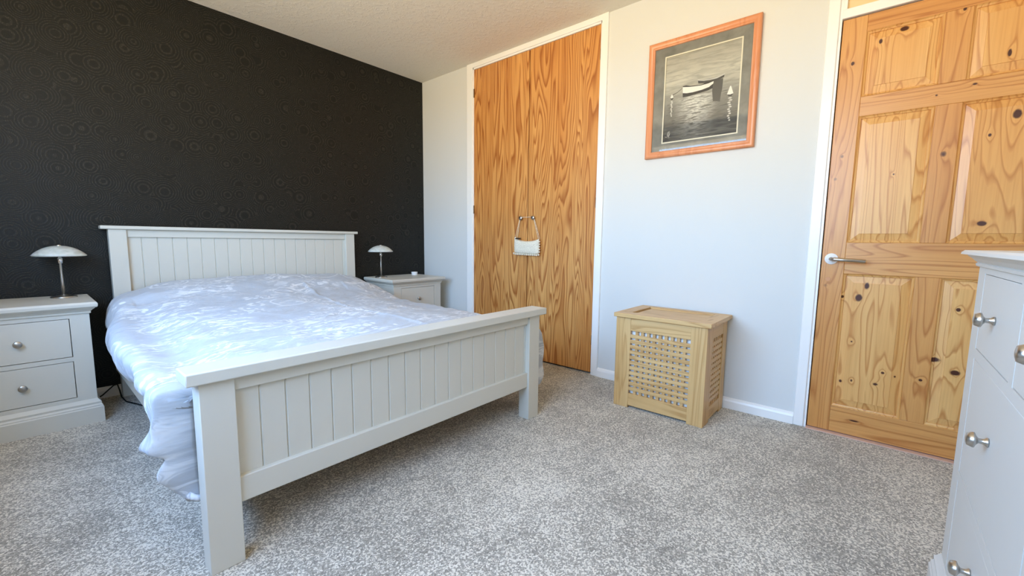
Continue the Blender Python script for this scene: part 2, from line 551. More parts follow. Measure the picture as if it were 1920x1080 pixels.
bm = bmesh.new()
for i, (a, b) in enumerate(YS):
    if i != 1:
        box(bm, XF, XB, a, b, .010, 1.982, pine(1 + i * 2.3, 'z', (b, a, 0, 2)), .0015)
for k, (a, b) in enumerate(ZR):
    box(bm, XF, XB, YS[0][1] - .0003, YS[2][0] + .0003, a, b, pine(7 + k * 1.9, 'y', (YS[2][0], YS[0][1], a, b)), .0015)
for k in range(3):
    box(bm, XF, XB, YS[1][0], YS[1][1], ZR[k][1] + .0003, ZR[k + 1][0] - .0003, pine(15 + k * 2.7, 'z', (YS[1][1], YS[1][0], ZR[k][1], ZR[k + 1][0])), .0015)
door = struct('door_1', bm, pine_mats, 'knotty varnished six-panel pine door, closed, behind the chest of drawers')
for (a, b) in ((YS[0][1], YS[1][0]), (YS[1][1], YS[2][0])):
    for k in range(3):
        z0, z1 = ZR[k][1], ZR[k + 1][0]
        pine_mats = []
        pine(random.uniform(0, 30), 'z', (b, a, z0, z1), True)
        bm = bmesh.new()
        # ovolo bead, flat sunk margin, bevel, raised field
        ins = [(0, .000), (.004, .006), (.010, .009), (.011, .014), (.042, .006), (.0425, .003), (.050, .003)]
        rings = []
        for (q, x) in ins:
            rings.append([bm.verts.new((x, yy, zz)) for yy, zz in ((a - q, z0 + q), (b + q, z0 + q), (b + q, z1 - q), (a - q, z1 - q))])
        for A, B in zip(rings, rings[1:]):
            for j in range(4):
                bm.faces.new((A[j], A[(j + 1) % 4], B[(j + 1) % 4], B[j]))
        bm.faces.new(rings[-1])
        back = [bm.verts.new((.03, v.co.y, v.co.z)) for v in rings[0]]
        for j in range(4):
            bm.faces.new((rings[0][j], rings[0][(j + 1) % 4], back[(j + 1) % 4], back[j]))
        bm.faces.new(back)
        obj('panel', bm, pine_mats, door)
bm = bmesh.new()
lathe(bm, [(.027, 0), (.027, -.005), (.025, -.0075), (.012, -.008), (.012, -.010)], 40, 'x', (0, -3.214, .872))
rose = tag(obj('door_handle', bm, MAT['white_plastic'], door), 'round white rose of the lever handle')
bm = bmesh.new()
P = [(-.006, -3.214, .872), (-.035, -3.214, .872), (-.046, -3.219, .8715), (-.051, -3.230, .871), (-.052, -3.25, .870), (-.052, -3.345, .865)]
tube(bm, P, .0088, 16)
tag(obj('lever', bm, MAT['nickel'], rose), 'brushed steel lever')
bm = bmesh.new(); box(bm, -.0015, .01, DY0 - .0035, DY0 - .008, .845, .898)
obj('latch_plate', bm, MAT['gap'], door)
bm = bmesh.new(); lathe(bm, [(.0105, .001), (.0105, -.0006), (.010, -.001)], 24, 'x', (0, -3.208, .772))
tag(obj('filler_plug', bm, plain('pale_wood_plug', lin(206, 146, 98), .5), door), 'round paler wood plug below the handle')


# ------------------------------------------------------------------ bed
bed = empty('double_bed', (-1.55, -1.0, 0), 'pale grey painted wooden double bed with tongue-and-groove headboard and footboard', 'bed')
BO = Vector((-1.55, -1.0, 0))


def part(name, bm, m, root, smooth=False, lab=None):
    bmesh.ops.translate(bm, verts=bm.verts, vec=-root.location)
    o = obj(name, bm, m, root, smooth)
    if lab: o['label'] = lab
    return o


def planks(bm, x0, x1, yf, yb, z0, z1, pitch=.0735, first=None):
    """one boarded panel with V grooves on its front face (facing -y)"""
    xs = [x0]
    x = first if first is not None else x0 + pitch
    while x < x1 - .01:
        xs.append(x); x += pitch
    xs.append(x1)
    g, dp = .0034, .005
    prof = [(x0, yb)]
    prof.append((x0, yf))
    for x in xs[1:-1]:
        prof += [(x - g, yf), (x, yf + dp), (x + g, yf)]
    prof += [(x1, yf), (x1, yb)]
    prism(bm, prof, z0, z1, 'z')


# headboard
bm = bmesh.new(); planks(bm, -2.192, -.848, -.050, -.030, .22, .945, .0738, -2.122)
hp = part('headboard_panel', bm, MAT['furn'], bed)
for a, b in ((-2.268, -2.190), (-.850, -.776)):
    bm = bmesh.new(); box(bm, a, b, -.020, -.078, 0, .984, 0, .002); part('headboard_post', bm, MAT['furn'], bed)
bm = bmesh.new(); box(bm, -2.190, -.850, -.022, -.064, .940, .984, 0, .002); part('headboard_rail', bm, MAT['furn'], bed)
bm = bmesh.new(); box(bm, -2.300, -.750, -.008, -.092, .984, 1.004, 0, .004); part('headboard_cap', bm, MAT['furn'], bed)
# footboard
bm = bmesh.new(); planks(bm, -2.240, -.905, -2.026, -2.008, .22, .535, .0734, -2.168); part('footboard_panel', bm, MAT['furn'], bed)
for a, b in ((-2.322, -2.237), (-.908, -.824)):
    bm = bmesh.new(); box(bm, a, b, -1.985, -2.052, 0, .556, 0, .002); part('footboard_post', bm, MAT['furn'], bed)
bm = bmesh.new(); box(bm, -2.238, -.907, -2.000, -2.040, .513, .556, 0, .002); part('footboard_rail', bm, MAT['furn'], bed)
bm = bmesh.new(); box(bm, -2.238, -.907, -2.000, -2.042, .176, .254, 0, .003); part('footboard_rail', bm, MAT['furn'], bed)
bm = bmesh.new(); box(bm, -2.352, -.786, -1.968, -2.070, .555, .590, 0, .004); part('footboard_cap', bm, MAT['furn'], bed)
for a, b in ((-2.288, -2.268), (-.880, -.860)):
    bm = bmesh.new(); box(bm, a, b, -.078, -1.985, .17, .32, 0, .002); part('side_rail', bm, MAT['furn'], bed)
for k in range(12):
    bm = bmesh.new(); y = -.2 - k * .15; box(bm, -2.267, -.881, y, y - .07, .225, .24); part('slat', bm, MAT['oak_x'], bed)

bm = bmesh.new(); box(bm, -2.255, -.900, -.120, -1.925, .242, .450, 0, .03, 4)
tag(obj('mattress', bm, MAT['mattress']), 'white mattress on the grey bed, hidden beneath the duvet', 'mattress')


def lerp_tab(tab, x):
    """smooth interpolation in a table sorted by key descending (y from head to foot)"""
    if x >= tab[0][0]: return tab[0][1]
    for (a, va), (b, vb) in zip(tab, tab[1:]):
        if x >= b:
            k = (a - x) / (a - b)
            k = k * k * (3 - 2 * k)
            return va + (vb - va) * k
    return tab[-1][1]


def ctrl(y):
    top = lerp_tab([(-.10, .668), (-.30, .688), (-.48, .672), (-.80, .592), (-1.25, .566), (-1.9, .560), (-1.965, .545)], y)
    # left
    xb = lerp_tab([(-.09, -2.298), (-.5, -2.342), (-1.0, -2.380), (-1.5, -2.395), (-1.85, -2.392), (-1.97, -2.395)], y)
    zb = lerp_tab([(-.09, .50), (-.6, .485), (-1.0, .51), (-1.5, .51), (-1.97, .49)], y)
    zh = lerp_tab([(-.09, .42), (-.6, .36), (-1.0, .345), (-1.4, .405), (-1.72, .462), (-1.84, .445), (-1.895, .25), (-1.935, .19), (-1.97, .185)], y)
    xh = lerp_tab([(-.09, -2.325), (-.6, -2.330), (-1.0, -2.345), (-1.5, -2.368), (-1.72, -2.372), (-1.82, -2.362), (-1.97, -2.358)], y)
    sh = lerp_tab([(-.09, .0), (-.5, .02), (-.9, -.005), (-1.5, -.01), (-1.97, -.01)], y)
    # right
    rxb = lerp_tab([(-.09, -.80), (-.5, -.76), (-1.0, -.735), (-1.6, -.715), (-1.86, -.640), (-1.97, -.625)], y)
    rzb = lerp_tab([(-.09, .50), (-.5, .43), (-1.0, .42), (-1.5, .42), (-1.86, .30), (-1.97, .27)], y)
    rzh = lerp_tab([(-.09, .42), (-.6, .30), (-1.5, .25), (-1.8, .17), (-1.97, .10)], y)
    hw = lerp_tab([(-.10, .672), (-.3, .68), (-.5, .642), (-.8, .548), (-1.3, .528), (-1.97, .535)], y)
    L = [(xh + .034, zh + .012), (xh + .014, zh), (xb + .012, (zh + zb) / 2 - .01), (xb, zb), (xb + .035, zb + (top - zb) * .52 + sh), (xb + .13 + .02 * (y > -.5), top - .040 + sh * .5), (xb + .27, top - .006),
         (-1.85, top), (-1.55, top + .004), (-1.25, (top + hw) / 2), (-1.05, hw - .006), (-.93, hw - .030), (rxb - .055, rzb + (hw - rzb) * .62), (rxb - .005, rzb + .02), (rxb, (rzb + rzh) / 2 + .02), (rxb - .02, rzh)]
    return L


def spline(P, n):
    """Catmull-Rom through P, n samples by chord length"""
    pts = [Vector((p[0], p[1])) for p in P]
    pts = [pts[0] * 2 - pts[1]] + pts + [pts[-1] * 2 - pts[-2]]
    dense = []
    for i in range(1, len(pts) - 2):
        p0, p1, p2, p3 = pts[i - 1:i + 3]
        for k in range(24):
            t_ = k / 24
            dense.append(.5 * ((2 * p1) + (-p0 + p2) * t_ + (2 * p0 - 5 * p1 + 4 * p2 - p3) * t_ ** 2 + (-p0 + 3 * p1 - 3 * p2 + p3) * t_ ** 3))
    dense.append(pts[-2])
    cum = [0]
    for a, b in zip(dense, dense[1:]): cum.append(cum[-1] + (b - a).length)
    out, j = [], 0
    for k in range(n):
        s = cum[-1] * k / (n - 1)
        while j < len(cum) - 2 and cum[j + 1] < s: j += 1
        t_ = (s - cum[j]) / max(cum[j + 1] - cum[j], 1e-9)
        out.append((dense[j].lerp(dense[j + 1], t_), s))
    return out


NU, NV = 330, 260
bm = bmesh.new()
uvl = bm.loops.layers.uv.new('cloth')
grid, uvs = [], []
for j in range(NV):
    v = min(1.0, j / (NV - 12.0))
    y = -.095 - v * 1.840
    row = spline(ctrl(y), NU)
    gr, ur = [], []
    for i, (p, s) in enumerate(row):
        q = row[min(i + 1, NU - 1)][0] - row[max(i - 1, 0)][0]
        nrm = Vector((-q.y, q.x)).normalized()
        if nrm.y < 0 and abs(p.x + 1.55) < .6: nrm = -nrm
        x, z = p.x, p.y
        smax = row[-1][1]
        side = max(0.0, 1 - s / .42)                                     # near the left hem
        rside = max(0.0, 1 - (smax - s) / .4)
        foot = min(1.0, max(0.0, (-y - 1.55) / .35))
        # soft quilting and creases
        a = noise.noise(Vector((x * 2.6, y * 2.2, z * 2.0))) * .012
        rd = 1 - abs(noise.noise(Vector((s * 4.5 + y * 2.0, y * 9.0 - s * 2.4, 3.1)))) * 2
        rd2 = 1 - abs(noise.noise(Vector((s * 10 + 5, y * 17 - s * 6, 8.1)))) * 2
        a += .007 * rd + .003 * rd2
        # pillow end drop crease
        a -= .012 * math.exp(-((y + .60 + .05 * noise.noise(Vector((x * 3, 0, 0)))) / .05) ** 2) * (1 if abs(x + 1.7) < .55 else .4)
        # hanging folds on the sides
        fa = .5 + .5 * math.sin(y * 15 + 2.2 * noise.noise(Vector((y * 3, 1.3, 0))) * 3 + s * 4)
        a += side * .016 * (fa - .5) + rside * .018 * (fa - .5)
        # bunched corner hanging at the foot of the left side
        if side > 0 and foot > 0:
            w_ = foot * min(1, side * 2)
            low = min(1, max(0, (.47 - z) / .06)) * min(1, max(0, (-y - 1.86) / .04))
            a += low * (.030 * math.exp(-((z - .372 - .25 * (y + 1.9)) / .026) ** 2) - .012 * math.exp(-((z - .330) / .014) ** 2) + .012 * math.exp(-((z - .25) / .05) ** 2) + .006 * math.sin(y * 70 + z * 40))
            a += w_ * .012 * noise.noise(Vector((y * 14, z * 16, 2)))
        if rside > 0 and foot > 0:
            a += foot * rside * (.014 * math.sin(z * 40 + y * 9))
        x += nrm.x * a
        z += nrm.y * a
        # the foot end tucks in towards the bed inside the footboard
        if j >= NV - 12:
            kk = (j - (NV - 12)) / 11.0
            y = -1.935 - .014 * math.sin(kk * PI / 2)
            ix = 1 - math.cos(kk * PI / 2)
            if x < -2.312: x += (-2.312 - x) * ix
            if x > -.83: x += (-.83 - x) * ix
            z -= .03 * ix * (z > .5)
        # centre seam ridge
        z += .006 * math.exp(-((x + 1.42 + .02 * math.sin(y * 3)) / .012) ** 2) if y < -.55 else 0
        gr.append(bm.verts.new((x, y + (.010 * noise.noise(Vector((s * 6, 4, 4))) if j not in (0,) else 0) * (1 - foot), z)))
        ur.append((s, -y))
    grid.append(gr); uvs.append(ur)
for j in range(NV - 1):
    for i in range(NU - 1):
        f = bm.faces.new((grid[j][i], grid[j][i + 1], grid[j + 1][i + 1], grid[j + 1][i]))
        f.smooth = True
        for lp, (jj, ii) in zip(f.loops, ((j, i), (j, i + 1), (j + 1, i + 1), (j + 1, i))):
            lp[uvl].uv = uvs[jj][ii]
dv = obj('duvet', bm, MAT['duvet'])
sm = dv.modifiers.new('thick', 'SOLIDIFY'); sm.thickness = .022; sm.offset = -1
tag(dv, 'white and pale lilac floral duvet draped over the bed, bunched at its foot', 'duvet')


# ------------------------------------------------------------------ bedside cabinets
def knob_part(root, x, y, z, r0=.0145, L=.026, parent=None):
    b = knob_bm((x, y, z), 'y', -1, r0, L)
    bmesh.ops.translate(b, verts=b.verts, vec=-root.location)
    return obj('knob', b, MAT['nickel'], parent or root)


def rounded_cap(bm, x0, x1, y0, y1, z0, z1, mi=0):
    """moulded top: cove below, rounded slab above; back (y1) flush"""
    prof = [(.002, z0), (.006, z0 + .002), (.007, z0 + .008), (.004, z0 + .010), (.008, z0 + .014), (.013, z0 + .020), (.020, z0 + .026), (.022, z0 + .030),
            (.027, z0 + .031), (.031, z0 + .036), (.032, z1 - .010), (.030, z1 - .004), (.026, z1)]
    skirt_rings(bm, x0, x1, y0, y1, prof, mi)


def plinth(bm, x0, x1, y0, y1, h):
    prof = [(.020, 0), (.020, h * .64), (.017, h * .68), (.017, h * .72), (.012, h * .78), (.013, h * .86), (.009, h * .90), (.004, h * .96), (.001, h)]
    skirt_rings(bm, x0, x1, y0, y1, prof)


def drawer(root, x0, x1, yf, z0, z1, mat, yb=.4):
    bm = bmesh.new()
    box(bm, x0 + .0026, x1 - .0026, yf, yf + yb, z0 + .0026, z1 - .0026, 0, .0012)
    bmesh.ops.translate(bm, verts=bm.verts, vec=-root.location)
    return obj('drawer', bm, mat, root)


def carcass(bm, x0, x1, yf, yb, z0, z1, cells):
    """solid case with a face frame whose openings are the cells; dark gaps come from real depth"""
    xs = sorted({x0, x1} | {c[0] for c in cells} | {c[1] for c in cells})
    zs = sorted({z0, z1} | {c[2] for c in cells} | {c[3] for c in cells})
    for a, b in zip(xs, xs[1:]):
        for c_, d_ in zip(zs, zs[1:]):
            mx, mz = (a + b) / 2, (c_ + d_) / 2
            if not any(q[0] < mx < q[1] and q[2] < mz < q[3] for q in cells):
                box(bm, a, b, yf, yf + .02, c_, d_)
    box(bm, x0, x0 + .02, yf + .02, yb, z0, z1); box(bm, x1 - .02, x1, yf + .02, yb, z0, z1)
    box(bm, x0 + .02, x1 - .02, yb - .01, yb, z0, z1); box(bm, x0 + .02, x1 - .02, yf + .02, yb - .01, z0, z0 + .015)


def bedside(x0, label):
    x1 = x0 + .486
    root = empty('bedside_cabinet', (x0 + .243, -.2, 0), label, 'bedside cabinet', 'matching bedside cabinets')
    yf, yb = -.424, -.02
    cells = [(x0 + .070, x1 - .070, .142, .328), (x0 + .070, x1 - .070, .349, .541)]
    bm = bmesh.new(); carcass(bm, x0, x1, yf, yb, .11, .565, cells)
    part('body', bm, MAT['furn'], root)
    bm = bmesh.new(); rounded_cap(bm, x0, x1, yf, yb, .560, .618); part('top', bm, MAT['furn'], root)
    bm = bmesh.new(); plinth(bm, x0, x1, yf, yb, .122); part('plinth', bm, MAT['furn'], root)
    for (a, b, c_, d_), kz in zip(cells, (.236, .444)):
        dr = drawer(root, a, b, yf + .001, c_, d_, MAT['furn'], .36)
        knob_part(root, (a + b) / 2, yf + .001, kz, .0155, .024, dr)
    return root


ns_l = bedside(-2.886, 'grey two-drawer bedside cabinet left of the bed, both drawers in view')
ns_r = bedside(-.636, 'grey bedside cabinet beyond the bed, in the corner by the white wall')


def lamp(x, y, z, label):
    root = empty('table_lamp', (x, y, z), label, 'lamp', 'matching mushroom table lamps')
    bm = bmesh.new()
    lathe(bm, [(.050, 0), (.051, .003), (.048, .008), (.030, .011), (.028, .014), (.012, .017), (.010, .018)], 40)
    obj('base', bm, MAT['nickel'], root, False)
    bm = bmesh.new(); lathe(bm, [(.0065, .016), (.0065, .18), (.0105, .182), (.0105, .208), (.006, .212), (.006, .262)], 24)
    obj('stem', bm, MAT['chrome'], root)
    bm = bmesh.new()
    prof = []
    for k in range(15):
        a = k / 14 * PI / 2
        th = .927 * (1 - k / 14 * .96)
        prof.append((.130 * math.sin(th), .274 - .130 + .130 * math.cos(th)))
    inner = [(r_ * .97, h_ - .0030) for r_, h_ in reversed(prof)]
    lathe(bm, prof + inner, 48)
    obj('lamp_shade', bm, MAT['shade'], root)
    bm = bmesh.new(); lathe(bm, [(.010, .270), (.011, .274), (.009, .278), (.001, .280)], 20)
    obj('finial', bm, MAT['chrome'], root)
    return root


t = NT('frosted_marbled_glass')
sw = t.noise(t.mapping(t.coord(), (9, 9, 30)), 1.4, 3, .5, 2.0)
t.bump(sw, .05, .002)
MAT['shade'] = t.set(Base_Color=t.ramp(sw, [(.38, lin(244, 241, 232)), (.62, lin(222, 219, 209))]), Roughness=.22, Transmission_Weight=.15, Subsurface_Weight=.15)
lamp(-2.468, -.135, .618, 'chrome table lamp with frosted dome shade on the left bedside cabinet')
lamp(-.590, -.170, .618, 'chrome table lamp with frosted dome shade on the far right bedside cabinet')

bm = bmesh.new()
lathe(bm, [(.026, 0), (.027, .002), (.027, .017), (.028, .018), (.028, .027), (.026, .029), (.001, .029)], 32, 'z', (-.215, -.13, .618))
tag(obj('candle_tin', bm, MAT['white_plastic']), 'tiny round white lidded pot on the right bedside cabinet', 'pot')

bm = bmesh.new()
tube(bm, [(-2.372, -.030, .010), (-2.350, -.027, .022), (-2.325, -.025, .045), (-2.300, -.022, .066), (-2.284, -.030, .070), (-2.279, -.055, .040), (-2.278, -.10, .010), (-2.27, -.20, .006), (-2.22, -.34, .006)], .0035, 8)
tag(obj('lamp_cord', bm, plain('black_cord', lin(14, 14, 14), .5)), 'black lamp cord trailing over the skirting between bed and left cabinet', 'cord')

# ------------------------------------------------------------------ chest of drawers (three over four)
cx0, cx1, cyf, cyb = -2.302, -1.062, -3.580, -4.035
chest = empty('chest_of_drawers', ((cx0 + cx1) / 2, (cyf + cyb) / 2, 0), 'wide light grey chest of drawers with nickel knobs at the right edge', 'chest of drawers')


def flip(bm):
    """build facing -y then turn to face +y: mirror y about 0"""
    for v in bm.verts: v.co.y = -v.co.y
    bmesh.ops.reverse_faces(bm, faces=bm.faces)


def cpart(name, bm, parent=None, m=None):
    flip(bm)
    bmesh.ops.translate(bm, verts=bm.verts, vec=-chest.location)
    return obj(name, bm, m or MAT['furn2'], parent or chest)


# chest face built at y=-cyf mirrored
fy, by = -cyf, -cyb                  # 3.58 (face) .. 4.035 (back) in mirrored space
a0 = cx1 - .080
W3, W2, g = .340, .5225, .030
cells = []
for k in range(3): cells.append((a0 - W3 - k * (W3 + g), a0 - k * (W3 + g), .702, .879, .790))
for k in range(2): cells.append((a0 - W2 - k * (W2 + .035), a0 - k * (W2 + .035), .396, .679, .563))
for k in range(2): cells.append((a0 - W2 - k * (W2 + .035), a0 - k * (W2 + .035), .135, .372, .287))
bm = bmesh.new(); carcass(bm, cx0, cx1, fy, by, .11, .90, [c[:4] for c in cells]); cpart('body', bm)
bm = bmesh.new(); rounded_cap(bm, cx0, cx1, fy, by, .892, .932); cpart('top', bm)
bm = bmesh.new(); plinth(bm, cx0, cx1, fy, by, .128); cpart('plinth', bm)
for (a, b, c_, d_, kz) in cells:
    bm = bmesh.new(); box(bm, a + .0015, b - .0015, fy + .0005, fy + .40, c_ + .0015, d_ - .0015, 0, .0012)
    dr = cpart('drawer', bm)
    bm = knob_bm(((a + b) / 2, fy, kz), 'y', -1, .015, .030)
    cpart('knob', bm, dr, MAT['nickel'])

# ------------------------------------------------------------------ laundry basket
lx0, lx1, ly0, ly1 = -.392, -.034, -2.281, -2.775         # front x, back x, left y, right y
bk = empty('laundry_basket', (-.21, -2.53, 0), 'light oak lattice-sided laundry box with a lid, on the carpet beneath the picture', 'laundry basket')
ym, LT = [], .520
for (a, b, fx) in ((ly0, ly0 - .086, 1), (ly1 + .080, ly1, 1)):
    bm = bmesh.new(); box(bm, lx0, lx0 + .02, a, b, 0, LT, 0, .0015); part('post', bm, MAT['oak'], bk)
for (a, b) in ((ly0 + .001, ly0 - .018), (ly1 + .018, ly1 - .001)):
    bm = bmesh.new(); box(bm, lx0 - .002, lx0 + .10, a, b, 0, LT, 0, .0015); part('post', bm, MAT['oak'], bk)
    bm = bmesh.new(); box(bm, lx1 - .07, lx1, a, b, 0, LT, 0, .0015); part('post', bm, MAT['oak'], bk)
for z0, z1 in ((.014, .084), (.448, LT)):
    bm = bmesh.new(); box(bm, lx0 + .001, lx0 + .019, ly0 - .086, ly1 + .080, z0, z1, 0, .001); part('rail', bm, MAT['oak_y'], bk)
    for a, b in ((ly0, ly0 - .017), (ly1 + .017, ly1)):
        bm = bmesh.new(); box(bm, lx0 + .10, lx1 - .07, a, b, z0, z1, 0, .001); part('rail', bm, MAT['oak_x'], bk)
bm = bmesh.new()
ya, yb_ = ly0 - .086, ly1 + .080
nc, nr = 10, 12
pw, ph = (ya - yb_) / nc, (.448 - .084) / nr
for k in range(1, nr):
    zc = .084 + ph * k - .001
    box(bm, lx0 + .003, lx0 + .010, ya + .002, yb_ - .002, zc - ph * .31, zc + ph * .31, 0)
for k in range(1, nc):
    yc = ya - pw * k
    box(bm, lx0 + .0105, lx0 + .017, yc - pw * .25, yc + pw * .25, .080, .452, 1)
part('lattice', bm, [MAT['oak_y'], MAT['oak']], bk)
for yy, s in ((ly1, 1), (ly0, -1)):
    bm = bmesh.new()
    xa, xb_ = lx0 + .10, lx1 - .07
    n2 = 6
    for k in range(1, nr):
        zc = .084 + ph * k - .001
        box(bm, xa - .002, xb_ + .002, yy + s * .003, yy + s * .009, zc - ph * .31, zc + ph * .31, 0)
    for k in range(1, n2):
        xc = xa + (xb_ - xa) * k / n2
        box(bm, xc - .007, xc + .007, yy + s * .004, yy + s * .011, .080, .452, 1)
    part('lattice', bm, [MAT['oak_x'], MAT['oak']], bk)
bm = bmesh.new(); box(bm, lx1 - .014, lx1 - .002, ly0 - .018, ly1 + .018, .03, LT - .002); part('back_panel', bm, MAT['oak_y'], bk)
bm = bmesh.new(); box(bm, lx0 + .02, lx1 - .015, ly0 - .018, ly1 + .018, .03, .04); part('bottom_panel', bm, MAT['oak_y'], bk)
bm = bmesh.new()
box(bm, lx0 + .026, lx1 - .03, ly0 - .030, ly1 + .030, .045, .50, 0, .02, 3)
for v in bm.verts:
    q = noise.noise(v.co * 9) * .006
    v.co.x += q; v.co.y += q
part('liner', bm, MAT['liner'], bk, True, 'white cloth liner seen through the lattice')
# lid: mitred frame with sunk panel
lid = bmesh.new()
A = (lx0 - .016, lx1 + .016, ly1 - .020, ly0 + .012)
z0, z1, fw = LT + .001, LT + .024, .075
box(lid, A[0], A[0] + fw, A[2], A[3], z0, z1, 1, .0025); box(lid, A[1] - fw + .02, A[1], A[2], A[3], z0, z1, 1, .0025)
box(lid, A[0] + fw, A[1] - fw + .02, A[2], A[2] + fw, z0, z1, 2, .0015); box(lid, A[0] + fw, A[1] - fw + .02, A[3] - fw, A[3], z0, z1, 2, .0015)
box(lid, A[0] + fw, A[1] - fw + .02, A[2] + fw, A[3] - fw - .012, z0, z1 - .008, 1)
part('lid', lid, [MAT['oak'], MAT['oak_y'], MAT['oak_x']], bk)

# ------------------------------------------------------------------ picture
py0, py1, pz0, pz1 = -2.240, -2.840, 1.453, 2.122
pic = empty('framed_picture', (0, (py0 + py1) / 2, (pz0 + pz1) / 2), 'framed monochrome painting of two moored rowing boats on the white wall', 'picture')


def frame_ring(bm, y0, y1, z0, z1, prof):
    """prof: (inset, x) points swept round the rectangle"""
    rings = [[bm.verts.new((x, yy, zz)) for yy, zz in ((y0 - q, z0 + q), (y1 + q, z0 + q), (y1 + q, z1 - q), (y0 - q, z1 - q))] for q, x in prof]
    for A_, B_ in zip(rings, rings[1:]):
        for j in range(4):
            bm.faces.new((A_[j], A_[(j + 1) % 4], B_[(j + 1) % 4], B_[j]))


bm = bmesh.new()
frame_ring(bm, py0, py1, pz0, pz1, [(0, -.001), (0, -.022), (.004, -.027), (.012, -.029), (.020, -.027), (.024, -.022), (.027, -.022), (.030, -.025), (.035, -.024), (.038, -.018), (.038, -.004), (0, -.001)])
part('frame', bm, MAT['frame_wood'], pic, True)
# mount with window
iy0, iy1, iz0, iz1 = py0 - .037, py1 + .037, pz0 + .037, pz1 - .037
ay0, ay1, az0, az1 = -2.344, -2.750, 1.541, 2.027


def ringplate(y0, y1, z0, z1, Y0, Y1, Z0, Z1, xf, xb):
    b = bmesh.new()
    rings = [[b.verts.new((x, yy, zz)) for yy, zz in c_] for x, c_ in (
        (xb, ((y0, z0), (y1, z0), (y1, z1), (y0, z1))), (xf, ((y0, z0), (y1, z0), (y1, z1), (y0, z1))),
        (xf, ((Y0, Z0), (Y1, Z0), (Y1, Z1), (Y0, Z1))), (xb, ((Y0, Z0), (Y1, Z0), (Y1, Z1), (Y0, Z1))))]
    for k in range(4):
        A_, B_ = rings[k], rings[(k + 1) % 4]
        for j in range(4):
            b.faces.new((A_[j], A_[(j + 1) % 4], B_[(j + 1) % 4], B_[j]))
    return b


t = NT('mottled_grey_mount')
mn = t.noise(t.coord(), 14, 4, .6)
mm = t.set(Base_Color=t.ramp(mn, [(.3, lin(110, 110, 104)), (.7, lin(146, 145, 136))]), Roughness=.8)
part('mount', ringplate(iy0, iy1, iz0, iz1, ay0 + .0, ay1, az0, az1, -.0125, -.006), mm, pic, False, 'mottled dark grey mount board')
part('mount_bevel', ringplate(ay0 + .006, ay1 - .006, az0 - .006, az1 + .006, ay0 - .0005, ay1 + .0005, az0 + .0005, az1 - .0005, -.0132, -.008), plain('cream_card', lin(238, 232, 210), .7), pic)
t = NT('painted_water')
v = t.coord('Object')
s3 = t.n('SeparateXYZ', {0: v})
Z = s3.outputs[2]
Y = s3.outputs[1]
st = t.noise(t.mapping(v, (1, 7, 55), rot=(.10, 0, 0)), 1, 4, .6, .6)
st2 = t.noise(t.mapping(v, (1, 16, 130), rot=(.0, 0, 0)), 1, 3, .6, .4)
# painted tones: pale upper water, darker lower edge, bright boat reflection
gz = t.n('MapRange', {0: Z, 1: -.24, 2: .24, 3: 0.0, 4: 1.0}).outputs[0]
base = t.ramp(gz, [(0.0, lin(46, 45, 42)), (1.0, lin(172, 169, 156)), (.18, lin(70, 69, 64)), (.40, lin(128, 127, 118)), (.70, lin(205, 202, 186))])
c = t.mix(t.math('MULTIPLY', t.ramp(st, [(.42, 0.0), (.62, 1.0)]), .5), base, lin(120, 118, 108))
refl = t.math('MULTIPLY', t.math('SUBTRACT', 1.0, t.math('ABSOLUTE', t.math('DIVIDE', t.math('ADD', Y, -.015), .125)), clamp=True),
              t.n('MapRange', {0: Z, 1: -.19, 2: -.04, 3: 0.15, 4: 1.0}).outputs[0])
below = t.math('LESS_THAN', Z, -.005)
refl = t.math('MULTIPLY', t.math('MULTIPLY', refl, below), t.ramp(st2, [(.40, 0.0), (.55, 1.0)]))
c = t.mix(t.math('MULTIPLY', refl, 1.5, clamp=True), c, lin(226, 224, 212))
c = t.mix(t.math('MULTIPLY', t.math('MULTIPLY', t.ramp(st2, [(.55, 0.0), (.66, 1.0)]), below), .6), c, lin(34, 33, 30))
art_m = t.set(Base_Color=c, Roughness=.6)
bm = bmesh.new(); box(bm, -.0075, -.003, ay0 + .01, ay1 - .01, az0 - .01, az1 + .01)
art = part('painting', bm, art_m, pic)
# painted shapes on the sheet: (fraction across, fraction up)
AX = lambda f_: ay0 + (ay1 - ay0) * f_
AZ = lambda f_: az0 + (az1 - az0) * f_


def stroke(name, pts, c, x=-.0082, lab=None):
    b = bmesh.new()
    A_ = [b.verts.new((x, AX(p), AZ(q))) for p, q in pts]
    B_ = [b.verts.new((-.0076, AX(p), AZ(q))) for p, q in pts]
    n_ = len(pts)
    b.faces.new(A_); b.faces.new(list(reversed(B_)))
    for k in range(n_): b.faces.new((A_[k], B_[k], B_[(k + 1) % n_], A_[(k + 1) % n_]))
    bmesh.ops.triangulate(b, faces=b.faces)
    bmesh.ops.translate(b, verts=b.verts, vec=-pic.location)
    o = obj(name, b, c, art)
    if lab: o['label'] = lab
    return o


def P_(n_, c_): return bpy.data.materials.get(n_) or plain(n_, c_, .6)


